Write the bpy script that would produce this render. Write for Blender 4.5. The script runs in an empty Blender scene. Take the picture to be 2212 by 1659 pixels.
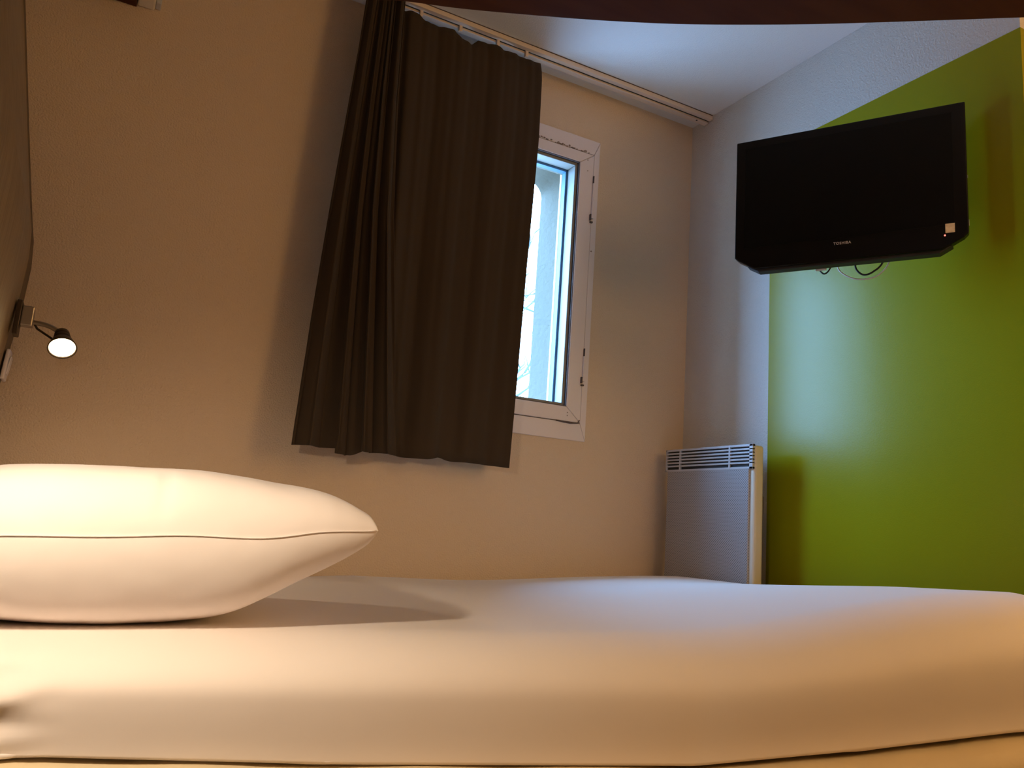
import bpy, bmesh, math, random
from mathutils import Vector, Matrix, noise, Euler
random.seed(7)
S = bpy.context.scene
C = S.collection
PI = math.pi
# ------------------------------------------------------------------ helpers
def clamp(v, a, b): return max(a, min(b, v))
def lerp(a, b, t): return a + (b - a) * t
def sstep(a, b, v):
    t = clamp((v - a) / (b - a), 0, 1); return t * t * (3 - 2 * t)
def interp(pts, v):
    if v <= pts[0][0]: return pts[0][1]
    for (a, b), (c, d) in zip(pts, pts[1:]):
        if v <= c: return b + (d - b) * (v - a) / (c - a)
    return pts[-1][1]

def mat(name, col, rough=.6, metal=0, spec=.5, bump=None, emit=None, estr=0, noise_col=None, coat=0, sheen=0):
    m = bpy.data.materials.new(name); m.use_nodes = True
    nt = m.node_tree; b = nt.nodes['Principled BSDF']
    b.inputs['Base Color'].default_value = (*col, 1)
    b.inputs['Roughness'].default_value = rough
    b.inputs['Metallic'].default_value = metal
    b.inputs['Specular IOR Level'].default_value = spec
    b.inputs['Coat Weight'].default_value = coat
    b.inputs['Sheen Weight'].default_value = sheen
    if emit:
        b.inputs['Emission Color'].default_value = (*emit, 1)
        b.inputs['Emission Strength'].default_value = estr
    if bump or noise_col:
        tc = nt.nodes.new('ShaderNodeTexCoord')
    if bump:
        sc, dist, det = bump[:3]
        mp = nt.nodes.new('ShaderNodeMapping')
        if len(bump) > 3: mp.inputs['Scale'].default_value = bump[3]
        n = nt.nodes.new('ShaderNodeTexNoise'); n.inputs['Scale'].default_value = sc
        n.inputs['Detail'].default_value = det; n.inputs['Roughness'].default_value = .55
        bp = nt.nodes.new('ShaderNodeBump'); bp.inputs['Distance'].default_value = dist
        bp.inputs['Strength'].default_value = 1
        nt.links.new(tc.outputs['Object'], mp.inputs['Vector'])
        nt.links.new(mp.outputs['Vector'], n.inputs['Vector'])
        nt.links.new(n.outputs['Fac'], bp.inputs['Height'])
        nt.links.new(bp.outputs['Normal'], b.inputs['Normal'])
    if noise_col:
        c2, sc, stretch = noise_col
        mp = nt.nodes.new('ShaderNodeMapping'); mp.inputs['Scale'].default_value = stretch
        n = nt.nodes.new('ShaderNodeTexNoise'); n.inputs['Scale'].default_value = sc; n.inputs['Detail'].default_value = 4
        r = nt.nodes.new('ShaderNodeValToRGB')
        r.color_ramp.elements[0].position = .35; r.color_ramp.elements[1].position = .65
        r.color_ramp.elements[0].color = (*col, 1); r.color_ramp.elements[1].color = (*c2, 1)
        nt.links.new(tc.outputs['Object'], mp.inputs['Vector']); nt.links.new(mp.outputs['Vector'], n.inputs['Vector'])
        nt.links.new(n.outputs['Fac'], r.inputs['Fac']); nt.links.new(r.outputs['Color'], b.inputs['Base Color'])
    return m

def obj(name, bm, m, parent=None, smooth=False, bev=0, bseg=2):
    me = bpy.data.meshes.new(name)
    bmesh.ops.recalc_face_normals(bm, faces=bm.faces)
    bm.to_mesh(me); bm.free()
    for mm in (m if isinstance(m, (list, tuple)) else [m]): me.materials.append(mm)
    if smooth:
        for p in me.polygons: p.use_smooth = True
    o = bpy.data.objects.new(name, me); C.objects.link(o)
    if parent: o.parent = parent
    if bev:
        md = o.modifiers.new('bevel', 'BEVEL'); md.width = bev; md.segments = bseg; md.limit_method = 'ANGLE'; md.angle_limit = .6
    return o
def thing(name, label, cat, loc=(0, 0, 0), rot=(0, 0, 0), group=None):
    o = bpy.data.objects.new(name, None); C.objects.link(o)
    o.location = loc; o.rotation_euler = rot; o.empty_display_size = .05
    return tag(o, label, cat, group)
def tag(o, label, cat, group=None):
    o['label'] = label; o['category'] = cat
    if group: o['group'] = group
    return o
def struct(o): o['kind'] = 'structure'; return o

def box(bm, lo, hi, M=None):
    vs = [bm.verts.new((x, y, z)) for x in (lo[0], hi[0]) for y in (lo[1], hi[1]) for z in (lo[2], hi[2])]
    for f in ((0,1,3,2),(4,6,7,5),(0,4,5,1),(2,3,7,6),(0,2,6,4),(1,5,7,3)): bm.faces.new([vs[i] for i in f])
    if M is not None:
        for v in vs: v.co = M @ v.co
    return vs
def nbox(lo, hi, M=None):
    bm = bmesh.new(); box(bm, lo, hi, M); return bm
def prism(bm, poly, axis, a, b, mi=0):
    """extrude a 2-D outline along an axis from a to b"""
    def P(p, t):
        if axis == 'y': return (p[0], t, p[1])
        if axis == 'z': return (p[0], p[1], t)
        return (t, p[0], p[1])
    v0 = [bm.verts.new(P(p, a)) for p in poly]; v1 = [bm.verts.new(P(p, b)) for p in poly]
    n = len(poly)
    fs = [bm.faces.new(v0), bm.faces.new(v1[::-1])]
    for i in range(n): fs.append(bm.faces.new((v0[i], v0[(i+1) % n], v1[(i+1) % n], v1[i])))
    for f in fs: f.material_index = mi
    return fs
def tube(bm, pts, r, seg=10, closed=False):
    pts = [Vector(p) for p in pts]; rings = []
    n = len(pts); up = None
    for i, p in enumerate(pts):
        t = (pts[min(i+1, n-1)] - pts[max(i-1, 0)]).normalized()
        if up is None:
            up = t.orthogonal().normalized()
        up = (up - t * up.dot(t)).normalized(); s = t.cross(up)
        rr = r[i] if isinstance(r, (list, tuple)) else r
        rings.append([bm.verts.new(p + (up*math.cos(a) + s*math.sin(a))*rr) for a in [2*PI*k/seg for k in range(seg)]])
    for a, b in zip(rings, rings[1:]):
        for k in range(seg): bm.faces.new((a[k], a[(k+1) % seg], b[(k+1) % seg], b[k]))
    bm.faces.new(rings[0][::-1]); bm.faces.new(rings[-1])
def lathe(bm, prof, seg=32, M=None):
    """prof: (radius, height) pairs round local Z"""
    rings = []
    for r, h in prof:
        rings.append([bm.verts.new((r*math.cos(2*PI*k/seg), r*math.sin(2*PI*k/seg), h)) for k in range(seg)])
    for a, b in zip(rings, rings[1:]):
        for k in range(seg): bm.faces.new((a[k], a[(k+1) % seg], b[(k+1) % seg], b[k]))
    bm.faces.new(rings[0][::-1]); bm.faces.new(rings[-1])
    if M is not None:
        for rg in rings:
            for v in rg: v.co = M @ v.co
def rbox(lo, hi, r, n):
    """box with soft rounded edges and n = (nx, ny, nz) divisions"""
    bm = bmesh.new(); cache = {}
    lo = Vector(lo); hi = Vector(hi)
    def V(i, j, k):
        key = (i, j, k)
        if key not in cache:
            p = Vector((lerp(lo.x, hi.x, i/n[0]), lerp(lo.y, hi.y, j/n[1]), lerp(lo.z, hi.z, k/n[2])))
            c = Vector([clamp(p[a], lo[a]+r[a], hi[a]-r[a]) for a in range(3)])
            d = p - c
            q = Vector([d[a]/r[a] if r[a] else 0 for a in range(3)])
            if q.length > 1e-6:
                mx = max(abs(q.x), abs(q.y), abs(q.z)); q = q.normalized()*mx
            cache[key] = bm.verts.new(c + Vector([q[a]*r[a] for a in range(3)]))
        return cache[key]
    for i in range(n[0]):
        for j in range(n[1]):
            for k in (0, n[2]): bm.faces.new((V(i,j,k), V(i+1,j,k), V(i+1,j+1,k), V(i,j+1,k)))
    for i in range(n[0]):
        for k in range(n[2]):
            for j in (0, n[1]): bm.faces.new((V(i,j,k), V(i+1,j,k), V(i+1,j,k+1), V(i,j,k+1)))
    for j in range(n[1]):
        for k in range(n[2]):
            for i in (0, n[0]): bm.faces.new((V(i,j,k), V(i,j+1,k), V(i,j+1,k+1), V(i,j,k+1)))
    return bm
def curve_pts(ctrl, n=8):
    """Catmull-Rom through control points"""
    P = [Vector(p) for p in ctrl]; P = [2*P[0]-P[1]] + P + [2*P[-1]-P[-2]]; out = []
    for i in range(1, len(P)-2):
        for k in range(n):
            t = k/n; a, b, c, d = P[i-1:i+3]
            out.append(.5*((2*b) + (c-a)*t + (2*a-5*b+4*c-d)*t*t + (3*b-a-3*c+d)*t**3))
    out.append(P[-2]); return out

# ------------------------------------------------------------------ materials
M_wall = mat('textured_cream_plaster', (.69, .55, .41), .75, bump=(190, .0036, 2), spec=.25)
M_ceil = mat('textured_white_ceiling', (.74, .74, .76), .8, bump=(170, .0016, 2), spec=.2)
M_green = mat('green_satin_paint', (.30, .285, .004), .24, bump=(260, .0002, 2), spec=.16)
M_white = mat('window_plastic', (.74, .68, .70), .4)
M_seam = mat('dark_joint_line', (.10, .075, .07), .8)
M_dirt = mat('grime', (.30, .24, .22), .9)
M_glazing = mat('glazing_gasket', (.03, .12, .25), .5)
M_bead = mat('grey_glazing_bead', (.22, .21, .19), .5)
M_track = mat('white_rail', (.72, .62, .54), .5)
M_dark = mat('rail_slot', (.02, .02, .02), .7)
M_curt = mat('brown_curtain_fabric', (.055, .039, .026), .95, spec=.1, bump=(900, .0004, 2), sheen=.05)
M_sheet = mat('white_sheet', (.86, .80, .77), .8, bump=(7, .0015, 2), spec=.15)
M_pillow = mat('white_pillowcase', (.86, .80, .78), .8, bump=(8, .006, 2), spec=.15)
M_base = mat('cream_bed_base_cover', (.72, .60, .40), .85, bump=(14, .006, 3), spec=.1)
M_wood = mat('headboard_laminate', (.22, .15, .075), .55, noise_col=((.30, .21, .11), 6, (14, 14, .7)), bump=(60, .0006, 2, (6, 6, .5)))
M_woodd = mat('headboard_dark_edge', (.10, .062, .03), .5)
M_bunk = mat('dark_brown_bunk_board', (.075, .020, .005), .6, spec=.2, noise_col=((.06, .013, .004), 5, (1, 6, 1)))
M_chrome = mat('brushed_metal', (.42, .38, .34), .32, metal=.9)
M_lampb = mat('lamp_dark_metal', (.07, .05, .035), .4, metal=.6)
M_bulb = mat('lit_bulb', (1, .9, .7), .3, emit=(1, .74, .40), estr=28)
M_tv = mat('gloss_black_plastic', (.004, .004, .004), .22, spec=.25)
M_scr = mat('black_screen', (.003, .003, .0025), .30, spec=.18)
M_tvb = mat('matt_black_plastic', (.012, .012, .012), .6)
M_logo = mat('silver_lettering', (.55, .5, .48), .35)
M_stick = mat('cream_sticker', (.80, .70, .56), .6, noise_col=((.62, .50, .36), 60, (1, 1, 1)))
M_led = mat('red_standby_light', (.8, .1, .1), .3, emit=(1, .10, .07), estr=5)
M_cblk = mat('black_cable', (.01, .01, .012), .5)
M_cwht = mat('white_cable', (.62, .64, .62), .5)
M_rad = mat('radiator_cream_enamel', (.74, .66, .52), .4)
M_radf = mat('radiator_grey_enamel', (.50, .50, .52), .38)
M_floor = mat('brown_floor', (.12, .08, .05), .5, bump=(30, .0005, 2))
M_ext = mat('exterior_render', (.13, .12, .09), .9, bump=(60, .002, 2))
M_twig = mat('pale_twig', (.05, .06, .06), .9)
# perforated radiator front
M_perf = mat('perforated_enamel', (.36, .35, .36), .34)
def perf(m):
    nt = m.node_tree; b = nt.nodes['Principled BSDF']
    tc = nt.nodes.new('ShaderNodeTexCoord'); mp = nt.nodes.new('ShaderNodeMapping'); sx = nt.nodes.new('ShaderNodeSeparateXYZ')
    nt.links.new(tc.outputs['Object'], sx.inputs[0])
    def mth(op, a, c=None, v=None):
        n = nt.nodes.new('ShaderNodeMath'); n.operation = op
        nt.links.new(a, n.inputs[0])
        if c is not None: nt.links.new(c, n.inputs[1])
        if v is not None: n.inputs[1].default_value = v
        return n.outputs[0]
    ky, kz = 1/.0050*PI, 1/.0045*PI
    sy = mth('SINE', mth('MULTIPLY', sx.outputs['Y'], v=ky)); sz = mth('SINE', mth('MULTIPLY', sx.outputs['Z'], v=kz))
    pr = mth('MULTIPLY', sy, sz); g = mth('GREATER_THAN', pr, v=.45)
    mx = nt.nodes.new('ShaderNodeMixRGB'); nt.links.new(g, mx.inputs[0])
    mx.inputs[1].default_value = (.40, .39, .40, 1); mx.inputs[2].default_value = (.12, .115, .115, 1)
    nt.links.new(mx.outputs[0], b.inputs['Base Color'])
perf(M_perf)
M_glass = bpy.data.materials.new('window_glass'); M_glass.use_nodes = True
nt = M_glass.node_tree; nt.nodes.remove(nt.nodes['Principled BSDF'])
tr = nt.nodes.new('ShaderNodeBsdfTransparent'); gl = nt.nodes.new('ShaderNodeBsdfGlossy'); mx = nt.nodes.new('ShaderNodeMixShader')
tr.inputs[0].default_value = (.93, .97, .98, 1); gl.inputs['Roughness'].default_value = .02; mx.inputs[0].default_value = .06
nt.links.new(tr.outputs[0], mx.inputs[1]); nt.links.new(gl.outputs[0], mx.inputs[2])
nt.links.new(mx.outputs[0], nt.nodes['Material Output'].inputs[0])

# ------------------------------------------------------------------ room shell
D = 2.5; XT = 2.108; CE = 2.43; YC = 1.134     # window wall, TV wall, ceiling, outer corner of the TV wall
WX0, WX1, WZ0, WZ1 = .70, 1.633, 1.006, 2.213   # window outer frame
bm = bmesh.new()
box(bm, (-.6, D, -.1), (WX0, D+.30, CE+.1)); box(bm, (WX1, D, -.1), (XT+.1, D+.30, CE+.1))
box(bm, (WX0, D, -.1), (WX1, D+.30, WZ0)); box(bm, (WX0, D, WZ1), (WX1, D+.30, CE+.1))
struct(obj('wall_back', bm, M_wall))
bm = bmesh.new()
box(bm, (XT, YC, -.1), (XT+.1, D, CE+.1))
struct(obj('wall_right', bm, mat('pale_plaster', (.68, .64, .59), .75, bump=(190, .0036, 2), spec=.25)))
struct(obj('trim_1', nbox((XT-.0012, YC-.0012, -.0), (XT, 2.045, .68+1.458)), M_green))   # painted green field
struct(obj('wall_recess', nbox((XT+.1, YC, -.1), (3.3, YC+.1, CE+.1)), M_wall))
struct(obj('trim_3', nbox((XT+.0001, YC-.0012, 0), (3.3, YC-.0001, .68+1.458)), M_green))
struct(obj('wall_side', nbox((3.3, -1.9, -.1), (3.4, YC+.1, CE+.1)), M_wall))
struct(obj('wall_front', nbox((-.6, -2.0, -.1), (3.4, -1.9, CE+.1)), M_wall))
struct(obj('wall_left', nbox((-.6, -1.9, -.1), (-.5, D, CE+.1)), M_wall))
struct(obj('ceiling', nbox((-.5, -1.9, CE), (3.3, D, CE+.1)), M_ceil))
struct(obj('floor', nbox((-.5, -1.9, -.1), (3.3, D, 0)), M_floor))

# ------------------------------------------------------------------ window (mitred frame, sash, beads, glass)
def ring(bm, x0, x1, z0, z1, wl, wr, wb, wt, y0, y1, gap=0):
    """four mitred members of a rectangular frame between depths y0 (room side) and y1"""
    O = [(x0, z0), (x1, z0), (x1, z1), (x0, z1)]; I = [(x0+wl, z0+wb), (x1-wr, z0+wb), (x1-wr, z1-wt), (x0+wl, z1-wt)]
    for k in range(4):
        j = (k+1) % 4
        a, b, c, d = Vector(O[k]), Vector(O[j]), Vector(I[j]), Vector(I[k])
        t = (b-a).normalized()*gap
        prism(bm, [tuple(a+t), tuple(b-t), tuple(c-t), tuple(d+t)], 'y', y0, y1)
win = bpy.data.objects.new('window_1', None); C.objects.link(win); struct(win)
bm = bmesh.new(); ring(bm, WX0, WX1, WZ0, WZ1, .026, .026, .066, .06, D-.006, D+.06, .0006)
obj('outer_frame', bm, M_white, win, bev=.002)
bm = bmesh.new(); ring(bm, WX0+.002, WX1-.002, WZ0+.002, WZ1-.002, .03, .03, .07, .064, D+.003, D+.05)
obj('frame_joint', bm, M_seam, win)
SX0, SX1, SZ0, SZ1 = WX0+.0275, WX1-.0275, WZ0+.0685, WZ1-.0625
bm = bmesh.new(); ring(bm, SX0, SX1, SZ0, SZ1, .064, .064, .055, .045, D-.009, D+.05, .0005)
sash = obj('sash', bm, M_white, win, bev=.003)
bm = bmesh.new(); ring(bm, SX0+.064, SX1-.064, SZ0+.055, SZ1-.045, .003, .003, .003, .003, D-.006, D+.055)
obj('sash_gasket', bm, M_seam, sash)
bm = bmesh.new(); ring(bm, SX0+.067, SX1-.067, SZ0+.058, SZ1-.048, .012, .012, .010, .012, D+.004, D+.058, .0004)
obj('glazing_bead', bm, M_bead, sash, bev=.002)
GX0, GX1, GZ0, GZ1 = SX0+.079, SX1-.079, SZ0+.068, SZ1-.060
obj('window_pane', nbox((GX0-.004, D+.056, GZ0-.004), (GX1+.004, D+.060, GZ1+.004)), M_glass, win)
bm = bmesh.new(); ring(bm, GX0-.006, GX1+.006, GZ0-.006, GZ1+.006, .014, .014, .012, .014, D+.061, D+.085)
obj('outer_gasket', bm, M_glazing, win)
bm = bmesh.new(); ring(bm, WX0, WX1, WZ0, WZ1, .10, .092, .12, .112, D+.086, D+.13)
obj('outer_sash_face', bm, M_ext, win)
# hinge covers on the right jamb
for z0, z1 in ((1.885, 2.03), (1.235, 1.33)):
    bm = bmesh.new(); tube(bm, [(WX1-.027, D-.012, z0), (WX1-.027, D-.012, z1)], .0045, 10)
    h = obj('hinge', bm, M_white, win)
    obj('hinge_pin', nbox((WX1-.036, D-.018, z0-.002), (WX1-.020, D-.008, z0+.012)), M_white, h, bev=.001)
    bm = bmesh.new(); box(bm, (WX1-.037, D-.0185, z0-.010), (WX1-.033, D-.009, z0+.014)); box(bm, (WX1-.030, D-.0165, z1), (WX1-.027, D-.009, z1+.03)); box(bm, (WX1-.035, D-.0165, z0-.02), (WX1-.024, D-.009, z0-.014))
    obj('hinge_gap', bm, M_seam, h)
# grime marks along the upper joint, screw dots, latch mark at the lower corner
bm = bmesh.new()
for k in range(34):
    x = lerp(1.33, WX1-.05, random.random()**.9); w = random.uniform(.002, .010); h = random.uniform(.0012, .005)
    z = WZ1-.061+random.uniform(-.003, .005)
    box(bm, (x, D-.0100, z), (x+w, D-.0055, z+h))
for x, z in ((1.575, 2.075), (1.573, 2.12), (1.545, 1.105), (1.545, 1.094), (1.612, 1.75)):
    box(bm, (x, D-.0100, z), (x+.004, D-.0055, z+.004))
obj('grime_marks', bm, M_dirt, win)
bm = bmesh.new(); tube(bm, [(1.50, D-.010, WZ0+.066), (1.56, D-.012, WZ0+.062), (1.593, D-.012, WZ0+.066), (1.600, D-.011, WZ0+.078)], .0022, 6)
obj('latch_mark', bm, M_seam, win)

# exterior: deep rounded reveal around the opening, tree outside
bm = bmesh.new()
def rrect(x0, x1, z0, z1, r, n=8):
    out = []
    for cx, cz, a0 in ((x1-r, z0+r, -PI/2), (x1-r, z1-r, 0), (x0+r, z1-r, PI/2), (x0+r, z0+r, PI)):
        for k in range(n+1):
            a = a0 + k/n*PI/2; out.append((cx+r*math.cos(a), cz+r*math.sin(a)))
    return out
inner = rrect(.66, 1.618, .93, 2.19, .07); N = len(inner)
a = [bm.verts.new((x, 2.93, z)) for x, z in inner]; b = [bm.verts.new((x, D+.301, z)) for x, z in rrect(.60, 1.68, .88, 2.27, .012)]
outer = rrect(.2, 2.1, .4, 2.6, .07); c = [bm.verts.new((x, 2.93, z)) for x, z in outer]; d = [bm.verts.new((x, D+.301, z)) for x, z in outer]
for i in range(N):
    j = (i+1) % N
    bm.faces.new((a[i], a[j], b[j], b[i])); bm.faces.new((a[i], c[i], c[j], a[j])); bm.faces.new((c[i], d[i], d[j], c[j])); bm.faces.new((b[i], b[j], d[j], d[i]))
struct(obj('trim_2', bm, M_ext))
tree = thing('tree', 'bare pale twiggy tree outside, seen against the bright sky through the window', 'tree', (4.15, 9.0, -3.0))
bm = bmesh.new(); tube(bm, curve_pts([(0, 0, 0), (.05, 0, 2.5), (-.1, .1, 5), (.1, 0, 8.5)]), [.11 - .09*i/24 for i in range(25)], 8)
obj('trunk', bm, M_twig, tree, smooth=True)
bm = bmesh.new(); rnd = random.Random(5)
def twig(p, d, L, r, lvl):
    q = [p]; dd = d.copy()
    for k in range(4):
        dd = (dd + Vector((rnd.uniform(-.35, .35), rnd.uniform(-.35, .35), rnd.uniform(-.2, .35)))).normalized(); q.append(q[-1] + dd*L/4)
    tube(bm, q, [r*(1-.17*i) for i in range(5)], 5)
    if lvl:
        for k in range(3):
            b0 = q[rnd.randint(1, 4)]
            twig(b0, (dd + Vector((rnd.uniform(-1, 1), rnd.uniform(-.6, .6), rnd.uniform(-.4, .9)))).normalized(), L*.6, r*.6, lvl-1)
for k in range(46):
    z = 3.6 + 4.6*k/46; an = rnd.uniform(0, 2*PI)
    twig(Vector((0, 0, z)), Vector((math.cos(an), math.sin(an)*.6, rnd.uniform(.1, .8))).normalized(), rnd.uniform(.7, 1.3), .03, 2)
obj('branches', bm, M_twig, tree)

# ------------------------------------------------------------------ curtain rail and curtains
bm = bmesh.new()
box(bm, (-.35, 2.372, CE-.018), (XT-.001, 2.392, CE)); box(bm, (-.35, 2.400, CE-.024), (XT-.001, 2.425, CE))
rail = tag(obj('curtain_rail', bm, M_track, bev=.0015), 'slim cream double curtain rail screwed to the ceiling by the window wall', 'curtain rail')
obj('rail_slot', nbox((-.35, 2.3925, CE-.016), (XT-.004, 2.3995, CE-.0005)), M_dark, rail)
obj('shadow_gap', nbox((-.35, 2.3695, CE-.0022), (XT-.004, 2.3718, CE)), M_seam, rail)
for x in (.80, .95, 1.10, 1.22):
    bm = bmesh.new(); box(bm, (x-.006, 2.389, CE-.040), (x+.006, 2.403, CE-.014))
    obj('glider', bm, M_track, rail, bev=.002)
obj('screw', nbox((2.045, 2.402, CE-.0255), (2.051, 2.408, CE-.0235)), M_dark, rail)

def curtain(name, label, xl, xr, ztop, zbot, yf, nx, nz):
    bm = bmesh.new(); g = []
    for k in range(nz+1):
        t = k/nz; row = []
        for i in range(nx+1):
            s = i/nx; zt = ztop(s); z = lerp(zt, zbot(s), t)
            dx, dy = yf(s, t)
            row.append(bm.verts.new((lerp(xl(t), xr(t), s)+dx, dy, z)))
        g.append(row)
    for k in range(nz):
        for i in range(nx): bm.faces.new((g[k][i], g[k][i+1], g[k+1][i+1], g[k+1][i]))
    o = obj(name, bm, M_curt, smooth=True)
    md = o.modifiers.new('cloth', 'SOLIDIFY'); md.thickness = .003; md.offset = 0
    tag(o, label, 'curtain')
    return o
# broad nearly flat leaf
def yf_main(s, t):
    w = lerp(.75, 1, t)
    fold = .010*math.sin(2*PI*(s*3.6+.10*t)+.6)*(1-.35*s) + .0025*math.sin(2*PI*(s*9.3)+1.2+t) + .0015*math.sin(2*PI*s*19+2*t)*(1-t)
    left = sstep(.34, .0, s); fold += .014*math.sin(2*PI*s*2.9+2.2)*sstep(.3, 1, t)*sstep(.75, .3, s)
    fold += left*.012*math.sin(2*PI*(s*11)+.5*t)*(.5+.5*t)
    n = .006*noise.noise(Vector((s*4, t*2.2, 3)))
    return .004*math.cos(2*PI*s*9)*left, 2.392 + fold*w + n
def top_main(s):
    pts = [(0, 2.352), (.06, 2.352), (.11, 2.392), (.20, 2.392), (.24, 2.378), (.36, 2.384), (.42, 2.384), (.47, 2.360), (.54, 2.358), (.58, 2.384), (.70, 2.388), (.74, 2.378), (.84, 2.388), (1.0, 2.380)]
    return interp(pts, s)
def bot_main(s): return .871 + .002*math.sin(s*9+1) + .012*math.exp(-((s-.21)/.05)**2) + .010*math.exp(-((s-.53)/.05)**2)
curtain('curtain', 'broad dark brown curtain hanging half across the window', lambda t: lerp(.700, .745, t)-.03,
        lambda t: interp([(0, 1.278), (.03, 1.288), (.2, 1.292), (.55, 1.277), (1, 1.262)], t), top_main, bot_main, yf_main, 260, 46)
# narrow bunched leaf with deep pleats, hung in front
def yf_side(s, t):
    A = lerp(.010, .026, sstep(0, .8, t))
    ph = 2*PI*(s*4.3 + .10*math.sin(3*t)) + .4
    return .010*math.sin(2*ph)*(.3+.7*t), 2.331 + A*math.sin(ph) + .006*math.sin(ph*2.7+2*t)
curtain('curtain', 'narrow bunched leaf of dark brown curtain, pleated, left of the broad one', lambda t: lerp(.592, .512, t),
        lambda t: interp([(0, .722), (.25, .735), (.5, .76), (1, .852)], t), lambda s: 2.400, lambda s: .868-.015*sstep(.37, .41, s)*sstep(.60, .55, s), yf_side, 200, 46)

# ------------------------------------------------------------------ headboard with curved profile
prof = [(-.265, .001), (-.262, .3), (-.255, .5), (-.231, .956), (-.219, 1.10), (-.211, 1.20), (-.208, 1.285), (-.213, 1.36), (-.2255, 1.42), (-.262, 1.62), (-.34, 2.06), (-.405, CE-.002), (-.498, CE-.002), (-.498, .001)]
bm = bmesh.new(); prism(bm, prof, 'y', -.55, 2.39)
hb = tag(obj('headboard', bm, M_wood, bev=.002), 'tall brown laminate headboard panel with a bulged profile at the left', 'headboard')
pr2 = [(x+.004 if x > -.49 else x, z) for x, z in prof]
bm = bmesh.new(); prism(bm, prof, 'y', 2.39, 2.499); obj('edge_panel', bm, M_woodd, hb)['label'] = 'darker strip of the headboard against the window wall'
# small switch on the headboard edge
sw = thing('light_switch', 'small pale switch plate on the headboard below the lit reading lamp', 'switch', (-.2235, 2.43, 1.0), (0, math.radians(3), 0))
obj('switch_plate', nbox((.0005, -.035, -.04), (.010, .035, .04)), M_white, sw, bev=.003)
obj('rocker', nbox((.010, -.02, -.024), (.014, .02, .024), Matrix.Rotation(.05, 4, 'Y')), M_white, sw, bev=.002)

# ------------------------------------------------------------------ reading lamps
WARM = (1, .59, .21)
def reading_lamp(loc, head, aim, label, power, ang=1.9, blend=.9):
    L = thing('reading_lamp', label, 'lamp', loc, group='headboard reading lamps')
    obj('wall_plate', nbox((-.002, -.028, -.045), (.010, .028, .045)), M_lampb, L, bev=.002)
    obj('bracket', nbox((.010, -.018, -.018), (.038, .018, .034)), M_chrome, L, bev=.003)
    hd = Vector(head) - Vector(loc); ax = Vector(aim).normalized()
    back = hd - ax*.062
    bm = bmesh.new(); tube(bm, curve_pts([(.036, 0, -.004), tuple(Vector((.045, 0, -.006)).lerp(back, .45)+Vector((0, 0, .006))), tuple(back)], 10), .0065, 10)
    a = obj('arm', bm, M_chrome, L, smooth=True)
    bm = bmesh.new(); p0 = Vector((.040, 0, -.006))
    tube(bm, [p0, Vector((.05, -.004, -.02)), back + Vector((-.012, 0, -.022)), back + ax*.02 + Vector((-.014, 0, -.014))], .003, 8)
    obj('cable', bm, M_lampb, L, smooth=True)
    q = ax.to_track_quat('Z', 'Y').to_matrix().to_4x4(); Mh = Matrix.Translation(hd) @ q
    bm = bmesh.new(); lathe(bm, [(.004, -.066), (.017, -.064), (.019, -.050), (.018, -.046), (.020, -.044), (.021, -.036), (.019, -.034), (.025, -.026), (.033, -.004), (.034, .000), (.031, .000), (.028, -.008), (.004, -.02)], 32, Mh)
    obj('lamp_shade', bm, M_lampb, L, smooth=True)
    bm = bmesh.new(); lathe(bm, [(.002, -.012), (.0285, -.0075), (.0300, -.003), (.024, .002), (.012, .0045), (.001, .005)], 32, Mh)
    obj('bulb', bm, M_bulb, L, smooth=True)
    ld = bpy.data.lights.new('reading_lamp_beam', 'SPOT'); ld.energy = power; ld.color = (1, .79, .56); ld.spot_size = ang; ld.spot_blend = blend; ld.shadow_soft_size = .022
    lo = bpy.data.objects.new('lamp_beam', ld); C.objects.link(lo); lo.parent = L
    lo.matrix_local = Matrix.Translation(hd + ax*.03) @ (-ax).to_track_quat('Z', 'Y').to_matrix().to_4x4()
    return L
reading_lamp((-.209, 2.36, 1.115), (-.094, 2.30, 1.045), (.12, -.68, -.72), 'lit metal reading lamp on the headboard beside the window wall, glowing bulb facing out', 6, 2.4, .55)
reading_lamp((-.219, .70, 1.03), (-.165, .71, 1.01), (.40, .60, -.58), 'second reading lamp nearer the viewer, on the headboard above the front edge of the bed', 24, 1.9)

# ------------------------------------------------------------------ bed
bed = thing('bed', 'double bed made up with a smooth white sheet, along the window wall', 'bed', (.9, 1.8, 0))
BX0, BX1, BY0, BY1 = -.245, 1.965, 1.12, 2.44
def off(o): o.location = (-.9, -1.8, 0); return o
def near_y(x): return interp([(-.25, 1.15), (.0, 1.15), (.36, 1.14), (1.0, 1.125), (1.4, 1.075), (1.75, 1.005), (2.0, .995)], x)
def bot_z(x): return .68 + interp([(-.25, -.309), (0, -.311), (.36, -.342), (1.0, -.386), (1.4, -.371), (1.75, -.341), (2.1, -.338)], x)
def top_z(x, y):
    s = sstep(.95, 1.85, x); g = interp([(1.0, 1.06), (1.1, 1.0), (1.4, .84), (1.675, .62), (1.97, .40), (2.44, .33)], y)
    z = -.178 + .106*s*g
    z += .004*math.sin(x*3.1+.5)*sstep(1.7, 2.4, y) - .014*sstep(.75, .5, x)*sstep(2.0, 2.4, y)
    z += .003*noise.noise(Vector((x*2.2, y*2.2, 0)))
    return .68 + z
bm = rbox((BX0, 0, -.44), (BX1, 1, 1), (.03, .095, .46), (150, 90, 34))
bmesh.ops.delete(bm, geom=[v for v in bm.verts if v.co.z < -.06], context='VERTS')
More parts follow.
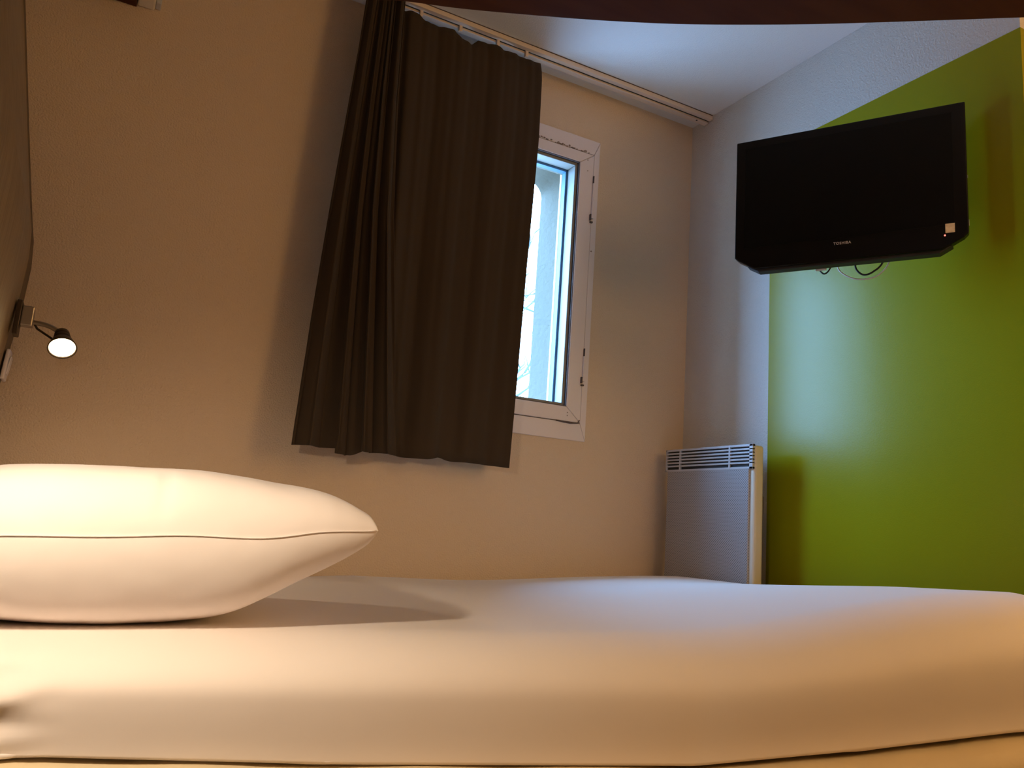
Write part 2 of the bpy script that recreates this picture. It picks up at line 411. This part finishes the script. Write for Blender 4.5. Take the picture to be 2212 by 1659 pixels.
for v in bm.verts:
    x, u, w = v.co; w = max(w, 0)
    y0 = near_y(x); bulge = lerp(.012, .045, sstep(.5, 1.6, x))*math.sin(PI*clamp(w, 0, 1)**1.35)
    y = lerp(y0, BY1, u) - (bulge if u < .3 else 0)
    z = lerp(bot_z(x), top_z(x, y), w)
    # tension folds close to the foot corner and the head corner
    if u < .12 and w < .9:
        y += .004*noise.noise(Vector((x*6, w*2.5+x*3, 1)))*sstep(1.3, 1.9, x) + .016*noise.noise(Vector((x*20, w*5, 5)))*sstep(.03, -.06, x)
    v.co = (x, y, z)
off(obj('mattress', bm, M_sheet, bed, smooth=True))
# sheet hem below the mattress edge
bm = bmesh.new(); pts = []
for k in range(140):
    x = lerp(BX0+.06, BX1-.08, k/139); yy = near_y(x)+.004+.003*math.sin(x*31)+.003*math.sin(x*13)
    zz = bot_z(x)+.004+.002*math.sin(x*17)+(.016*math.exp(-((x-.09)/.012)**2))
    pts.append((x, yy + .006, zz))
tube(bm, pts, .0045, 8)
off(obj('sheet_hem', bm, M_sheet, bed, smooth=True))
# bed base under the mattress
bm = rbox((BX0+.002, 0, .06), (BX1-.01, 1, 1), (.03, .022, .05), (130, 60, 12))
for v in bm.verts:
    x, u, w = v.co
    fy = interp([(-.25, 1.14), (.9, 1.075), (1.375, 1.01), (1.7, .965), (2.03, .95)], x)+.002*math.sin(x*23)+.004*noise.noise(Vector((x*5, 0, w*3)))
    ztop = bot_z(x)-lerp(.001, .013, sstep(.6, 1.3, x)) - .010*sstep(.05, 0, u)
    v.co = (x, lerp(fy, BY1-.01, u), lerp(.06, ztop, (w-.06)/.94) + (.003*noise.noise(Vector((x*9, 2, u*9))) if .8 < w and u < .1 else 0))
off(obj('bed_base', bm, M_base, bed, smooth=True))
for x in (-.1, 1.85):
    for y in (1.28, 2.3):
        off(obj('leg', nbox((x-.03, y-.03, 0), (x+.03, y+.03, .075)), M_woodd, bed, bev=.004))

# pillow: rounded lens with pinched corners, creases and an edge seam
PX0, PX1, PY0, PY1 = -.222, .412, 1.175, 1.79
pil = thing('pillow', 'plump white pillow lying at the head of the bed under the lamp', 'pillow', ((PX0+PX1)/2, (PY0+PY1)/2, .50))
bm = bmesh.new()
NU, NV = 110, 90
TAB = [(p.x, p.y) for p in curve_pts([(-1, 0, 0), (-.93, .036, 0), (-.75, .084, 0), (-.5, .108, 0), (0, .113, 0), (.41, .104, 0), (.71, .070, 0), (.92, .036, 0), (.985, .023, 0), (1, 0, 0)], 12)]
MID = [(p.x, p.y) for p in curve_pts([(-1, .106, 0), (0, .108, 0), (.41, .114, 0), (.71, .139, 0), (.92, .152, 0), (1, .158, 0)], 12)]
def pil_pt(u, v, sgn):
    au, av = abs(u), abs(v)
    x = (PX1-PX0)/2*u*(1 - .02*(1-v*v)*au**3)
    y = (PY1-PY0)/2*v*(1 - .06*au**4)
    T = interp(TAB, u)*(1-av**6.5)**.5 + .010*(1-au**20)**.5*(1-av**10)**.5*sstep(.5, .95, au)
    T *= 1 + .02*noise.noise(Vector((u*2.2, v*2, 1.5*sgn)))
    cre = .002*noise.noise(Vector((u*5+1, v*4, 2+sgn)))*(1-au**6)*(1-av**4)
    # gathers running in from the right corner, one crease off the seam
    cre += .0035*math.sin(14*(v*1.3+u))*sstep(.78, .93, u)*(1-au**20)*(1-av**12)
    cre -= .006*math.exp(-((u-(.02+.06*(1+v)))/.022)**2)*sstep(.0, .02, 1+v)*sstep(.26, .10, 1+v)*(1 if sgn > 0 else 0)
    z = interp(MID, u) + .026*((1-v)/2)**5*(1-au**2) + sgn*(T+cre) + .002*math.sin(u*6)*(1-au)
    return Vector((x, y, max(z, .0035)))
top = {}; bot = {}
for i in range(NU+1):
    for j in range(NV+1):
        u = math.sin(lerp(-PI/2, PI/2, i/NU)); v = math.sin(lerp(-PI/2, PI/2, j/NV))
        top[i, j] = bm.verts.new(pil_pt(u, v, 1))
        bot[i, j] = top[i, j] if i in (0, NU) or j in (0, NV) else bm.verts.new(pil_pt(u, v, -1))
for i in range(NU):
    for j in range(NV):
        for G in (top, bot):
            q = [G[i, j], G[i+1, j], G[i+1, j+1], G[i, j+1]]
            if len(set(q)) == 4:
                try: bm.faces.new(q)
                except ValueError: pass
obj('pillowcase', bm, M_pillow, pil, smooth=True)
bm = bmesh.new(); pts = []
for k in range(90):
    u = lerp(-.97, .985, k/89); p = pil_pt(u, -1, 1); pts.append(p + Vector((0, -.0015, .002*math.sin(u*5)*(1-abs(u)))))
tube(bm, pts, .0010, 6)
obj('seam', bm, M_pillow, pil, smooth=True)

# ------------------------------------------------------------------ upper bunk
edge = [(-.245, 1.62), (-.1, 1.50), (.1, 1.385), (.316, 1.288), (.38, 1.252), (.48, 1.211), (.633, 1.137), (.744, 1.078), (.852, 1.014), (.987, .923), (1.10, .84), (1.296, .69)]
edge = [tuple(p)[:2] for p in curve_pts([(x, y, 0) for x, y in edge], 4)] + [(1.42, .56), (1.52, .38), (1.57, .15), (1.58, -.5), (-.245, -.5)]
ZB = .68+.909
bunk = thing('bunk_bed', 'dark brown curved upper bunk board overhead, along the top of the view', 'bunk bed', (.5, .3, ZB))
def offb(o): o.location = (-.5, -.3, -ZB); return o
bm = bmesh.new(); prism(bm, edge, 'z', ZB, ZB+.11); offb(obj('bunk_board', bm, M_bunk, bunk, bev=.004))
cx, cy = .55, .3
e2 = [(lerp(cx, x, .95), lerp(cy, y, .95)) for x, y in edge]
bm = bmesh.new(); prism(bm, e2, 'z', ZB+.11, ZB+.24); offb(obj('bunk_mattress', bm, M_sheet, bunk, bev=.02))
# bracket on the window wall, upper left
br = thing('wall_bracket', 'small dark brown bracket with a cream end cap high on the window wall, upper left', 'bracket', (-.08, 2.499, 2.2))
def offw(o): o.location = (.08, -2.499, -2.2); return o
offw(obj('bracket_arm', nbox((-.145, 2.40, 2.145), (-.062, 2.499, 2.30)), M_bunk, br, bev=.002))
offw(obj('end_cap', nbox((-.061, 2.43, 2.150), (-.012, 2.499, 2.30)), M_rad, br, bev=.006))['label'] = 'cream end cap'
offw(obj('cover_strip', nbox((-.0115, 2.46, 2.158), (.004, 2.499, 2.30)), M_radf, br, bev=.003))['label'] = 'grey side strip'

# ------------------------------------------------------------------ television
TC = Vector((1.882, 1.537, 1.737)); yaw = .54
tv = thing('television', 'flat black television mounted on the green wall, screen off', 'television', TC)
U = Vector((math.sin(yaw), -math.cos(yaw), 0)); Nn = Vector((-math.cos(yaw), -math.sin(yaw), 0)); Zu = Vector((0, 0, 1))
MT = Matrix((( U.x, Zu.x, Nn.x, 0), (U.y, Zu.y, Nn.y, 0), (U.z, Zu.z, Nn.z, 0), (0, 0, 0, 1)))   # local x = width, y = height, z = out of the screen
tv.matrix_world = Matrix.Translation(TC) @ MT
W2, H2 = .323, .217
outl = [(-W2, H2), (-W2, -.176), (-W2+.012, -.187), (-.262, -H2), (.258, -H2), (W2-.012, -.187), (W2, -.174), (W2, H2)]
bm = bmesh.new(); prism(bm, outl, 'z', -.028, 0); obj('bezel', bm, M_tv, tv, bev=.003)
obj('screen', nbox((-.294, -.147, -.004), (.289, .190, .0008)), M_scr, tv)
ol2 = [(x*.93, y*.90+.004) for x, y in outl]
bm = bmesh.new(); prism(bm, ol2, 'z', -.045, -.028); obj('back_cover', bm, M_tvb, tv, bev=.006)
bm = bmesh.new(); prism(bm, [(-.285, -.206), (.285, -.206), (.25, -.226), (-.25, -.226)], 'z', -.040, -.006)
obj('speaker_strip', bm, M_tvb, tv, bev=.003)
fc = bpy.data.curves.new('logo', 'FONT'); fc.body = 'TOSHIBA'; fc.size = .0125; fc.align_x = 'CENTER'; fc.align_y = 'CENTER'; fc.extrude = .0003; fc.offset = .0002; fc.space_character = 1.15
fo = bpy.data.objects.new('t', fc); C.objects.link(fo)
me = bpy.data.meshes.new_from_object(fo.evaluated_get(bpy.context.evaluated_depsgraph_get())); bpy.data.objects.remove(fo)
me.materials.clear(); me.materials.append(M_logo)
w = max(v.co.x for v in me.vertices)-min(v.co.x for v in me.vertices)
lg = bpy.data.objects.new('brand_lettering', me); C.objects.link(lg); lg.parent = tv; lg.location = (-.004, -.1655, .0008); lg.scale = (.049/w, .9, 1)
obj('sticker', nbox((.2655, -.171, .0006), (.289, -.144, .0012)), M_stick, tv)['label'] = 'small cream square sticker'
bm = bmesh.new(); lathe(bm, [(.0022, 0), (.0022, .001), (.001, .0016)], 12, Matrix.Translation((.264, -.1775, .0002))); obj('standby_light', bm, M_led, tv)
obj('side_port_glint', nbox((W2-.0005, -.150, -.020), (W2+.0012, -.133, -.016)), M_logo, tv); obj('side_port_glint', nbox((W2-.0005, -.008, -.020), (W2+.0010, .000, -.017)), M_logo, tv)  # pale chips stand for the glints of ports on the right edge
# arm bracket to the wall
bm = bmesh.new(); box(bm, (-.06, -.06, -.060), (.06, .06, -.045)); obj('mount_plate', bm, M_tvb, tv, bev=.002)
ap = TC - Nn*.055; bm = bmesh.new(); e = Vector((XT-.012, 1.66, 1.737)); tube(bm, [MT.inverted() @ (ap-TC), MT.inverted() @ (e-TC)], .016, 12); obj('mount_arm', bm, M_tvb, tv, smooth=True)
bm = bmesh.new(); Mi = (Matrix.Translation(TC) @ MT).inverted(); box(bm, (XT-.014, 1.60, 1.66), (XT-.0015, 1.72, 1.82), Mi); obj('wall_plate', bm, M_chrome, tv, bev=.002)
def cable(ctrl, r, m, name, label):
    bm = bmesh.new(); tube(bm, curve_pts(ctrl, 10), r, 10)
    o = obj(name, bm, m, tv, smooth=True)
    if label: o['label'] = label
cable([(-.081, -.15, -.052), (-.081, -.212, -.050), (-.070, -.234, -.05), (-.060, -.2385, -.05), (-.050, -.230, -.05), (-.040, -.207, -.05), (-.03, -.15, -.052)], .0022, M_cblk, 'cable', None)
cable([(.024, -.15, -.052), (.024, -.215, -.050), (.031, -.240, -.05), (.050, -.254, -.05), (.075, -.246, -.05), (.100, -.220, -.05), (.118, -.15, -.052)], .0027, M_cblk, 'cable', None)
cable([(-.036, -.15, -.060), (-.027, -.215, -.062), (-.008, -.243, -.062), (.030, -.262, -.062), (.075, -.260, -.062), (.106, -.236, -.062), (.118, -.205, -.062), (.12, -.15, -.062)], .0021, M_cwht, 'cable', 'white cable')
bm = bmesh.new(); box(bm, (-.088, -.229, -.050), (-.056, -.219, -.040)); obj('connector', bm, M_cwht, tv, bev=.002)['label'] = 'white connector'

# ------------------------------------------------------------------ radiator on the TV wall
RX, RY0, RY1, RZ0, RZ1 = 1.98, 1.982, 2.444, .12, 1.009
rad = thing('radiator', 'pale electric panel radiator with louvred top beyond the foot of the bed', 'radiator', (2.03, 2.2, RZ0))
def offr(o): o.location = (-2.03, -2.2, -RZ0); return o
offr(obj('body', nbox((RX+.006, RY0, RZ0), (RX+.048, RY1, RZ1-.003)), M_rad, rad, bev=.010, bseg=4))
offr(obj('front_panel', nbox((RX-.001, RY0+.022, RZ0+.02), (RX+.010, RY1-.012, .928)), M_perf, rad, bev=.003))['label'] = 'grey perforated front'
# louvred head: a rim with horizontal blades and two uprights, dark slots behind
bm = bmesh.new()
box(bm, (RX-.002, RY0+.004, RZ1-.008), (RX+.010, RY1-.001, RZ1)); box(bm, (RX-.002, RY0+.004, .924), (RX+.010, RY1-.001, .932))
box(bm, (RX-.002, RY0+.004, .924), (RX+.010, RY0+.020, RZ1)); box(bm, (RX-.002, RY1-.009, .924), (RX+.010, RY1-.001, RZ1))
for k in range(5):
    z = .942 + k*.0118; box(bm, (RX-.002, RY0+.004, z), (RX+.008, RY1-.004, z+.0062))
for y in (2.097, 2.36): box(bm, (RX-.0025, y-.004, .926), (RX+.010, y+.004, RZ1-.002))
offr(obj('grille', bm, M_radf, rad, bev=.0012))
offr(obj('grille_recess', nbox((RX+.0045, RY0+.012, .925), (RX+.0062, RY1-.006, RZ1-.004)), M_dark, rad))
for y in (2.08, 2.34):
    offr(obj('wall_hook', nbox((RX+.046, y-.02, .78), (XT-.0001, y+.02, .84)), M_chrome, rad))

# ------------------------------------------------------------------ daylight and room light
wd = bpy.data.worlds.new('sky'); S.world = wd; wd.use_nodes = True
wn = wd.node_tree; wtc = wn.nodes.new('ShaderNodeTexCoord'); wsx = wn.nodes.new('ShaderNodeSeparateXYZ'); wmr = wn.nodes.new('ShaderNodeMapRange'); wmx = wn.nodes.new('ShaderNodeMixRGB')
wn.links.new(wtc.outputs['Generated'], wsx.inputs[0]); wn.links.new(wsx.outputs['Z'], wmr.inputs[0]); wmr.inputs[1].default_value = -.12; wmr.inputs[2].default_value = .12
wn.links.new(wmr.outputs[0], wmx.inputs[0]); wmx.inputs[1].default_value = (.43, .76, 1.28, 1); wmx.inputs[2].default_value = (.86, 1.68, 3.1, 1)
wn.links.new(wmx.outputs[0], wn.nodes['Background'].inputs[0])
wd.node_tree.nodes['Background'].inputs[1].default_value = 15.0
pl = bpy.data.lights.new('daylight_portal', 'AREA'); pl.shape = 'RECTANGLE'; pl.size = GX1-GX0+.1; pl.size_y = GZ1-GZ0+.1; pl.cycles.is_portal = True
po = bpy.data.objects.new('daylight_portal', pl); C.objects.link(po); po.location = ((GX0+GX1)/2, D+.28, (GZ0+GZ1)/2); po.rotation_euler = (-PI/2, 0, 0)
# ceiling lamp in the entry side of the room, right of and behind the viewer
cl = thing('ceiling_light', 'round flush ceiling light over the open side of the room', 'ceiling light', (2.4, -1.0, CE))
bm = bmesh.new(); lathe(bm, [(.14, 0), (.14, -.02), (.13, -.025), (.02, -.025)], 32); obj('light_base', bm, M_white, cl)
bm = bmesh.new(); lathe(bm, [(.125, -.025), (.115, -.05), (.07, -.07), (.01, -.075)], 32); obj('diffuser', bm, mat('lit_diffuser', (1, .9, .7), .4, emit=WARM, estr=6), cl, smooth=True)
ld = bpy.data.lights.new('ceiling_light_glow', 'POINT'); ld.energy = 41; ld.color = WARM; ld.shadow_soft_size = .38
lo = bpy.data.objects.new('ceiling_glow', ld); C.objects.link(lo); lo.parent = cl; lo.location = (0, 0, -.27)

fl = thing('added_floor_lamp', 'added floor lamp with round frosted shade, out of view in the open side of the room', 'floor lamp', (1.98, -.12, 0))  # unseen lamp, added for low warm light on the foot of the bed
bm = bmesh.new(); lathe(bm, [(.13, 0), (.13, .012), (.02, .022)], 32); obj('base', bm, M_lampb, fl)
bm = bmesh.new(); tube(bm, [(0, 0, .02), (0, 0, 1.16)], .01, 12); obj('pole', bm, M_lampb, fl, smooth=True)
bm = bmesh.new(); lathe(bm, [(.02, 1.14)] + [(.10*math.sin(PI*k/12), 1.25-.10*math.cos(PI*k/12)) for k in range(1, 12)] + [(.004, 1.35)], 32)
obj('lamp_shade', bm, mat('lit_frosted_shade', (1, .9, .75), .4, emit=WARM, estr=3), fl, smooth=True)
ld = bpy.data.lights.new('added_lamp_glow', 'POINT'); ld.energy = 29; ld.color = WARM; ld.shadow_soft_size = .15
lo = bpy.data.objects.new('added_lamp_glow', ld); C.objects.link(lo); lo.parent = fl; lo.location = (0, 0, 1.25)

# ------------------------------------------------------------------ camera
R = ((.87773324, -.47417345, .06887598), (.14302934, .12209557, -.98215848), (.45730402, .87192443, .17498806))
cam = bpy.data.cameras.new('camera'); cam.sensor_width = 36; cam.lens = 1715/2212*36; cam.clip_start = .02
co = bpy.data.objects.new('camera', cam); C.objects.link(co); S.camera = co
X_, Y_, Z_ = Vector(R[0]), -Vector(R[1]), -Vector(R[2])
co.matrix_world = Matrix(((X_.x, Y_.x, Z_.x, 0), (X_.y, Y_.y, Z_.y, 0), (X_.z, Y_.z, Z_.z, .68), (0, 0, 0, 1)))
S.view_settings.view_transform = 'Standard'; S.view_settings.look = 'None'; S.view_settings.exposure = 0; S.view_settings.gamma = 1
S.view_settings.use_curve_mapping = False
S.cycles.max_bounces = 10; S.cycles.diffuse_bounces = 6
S.cycles.sample_clamp_indirect = 8
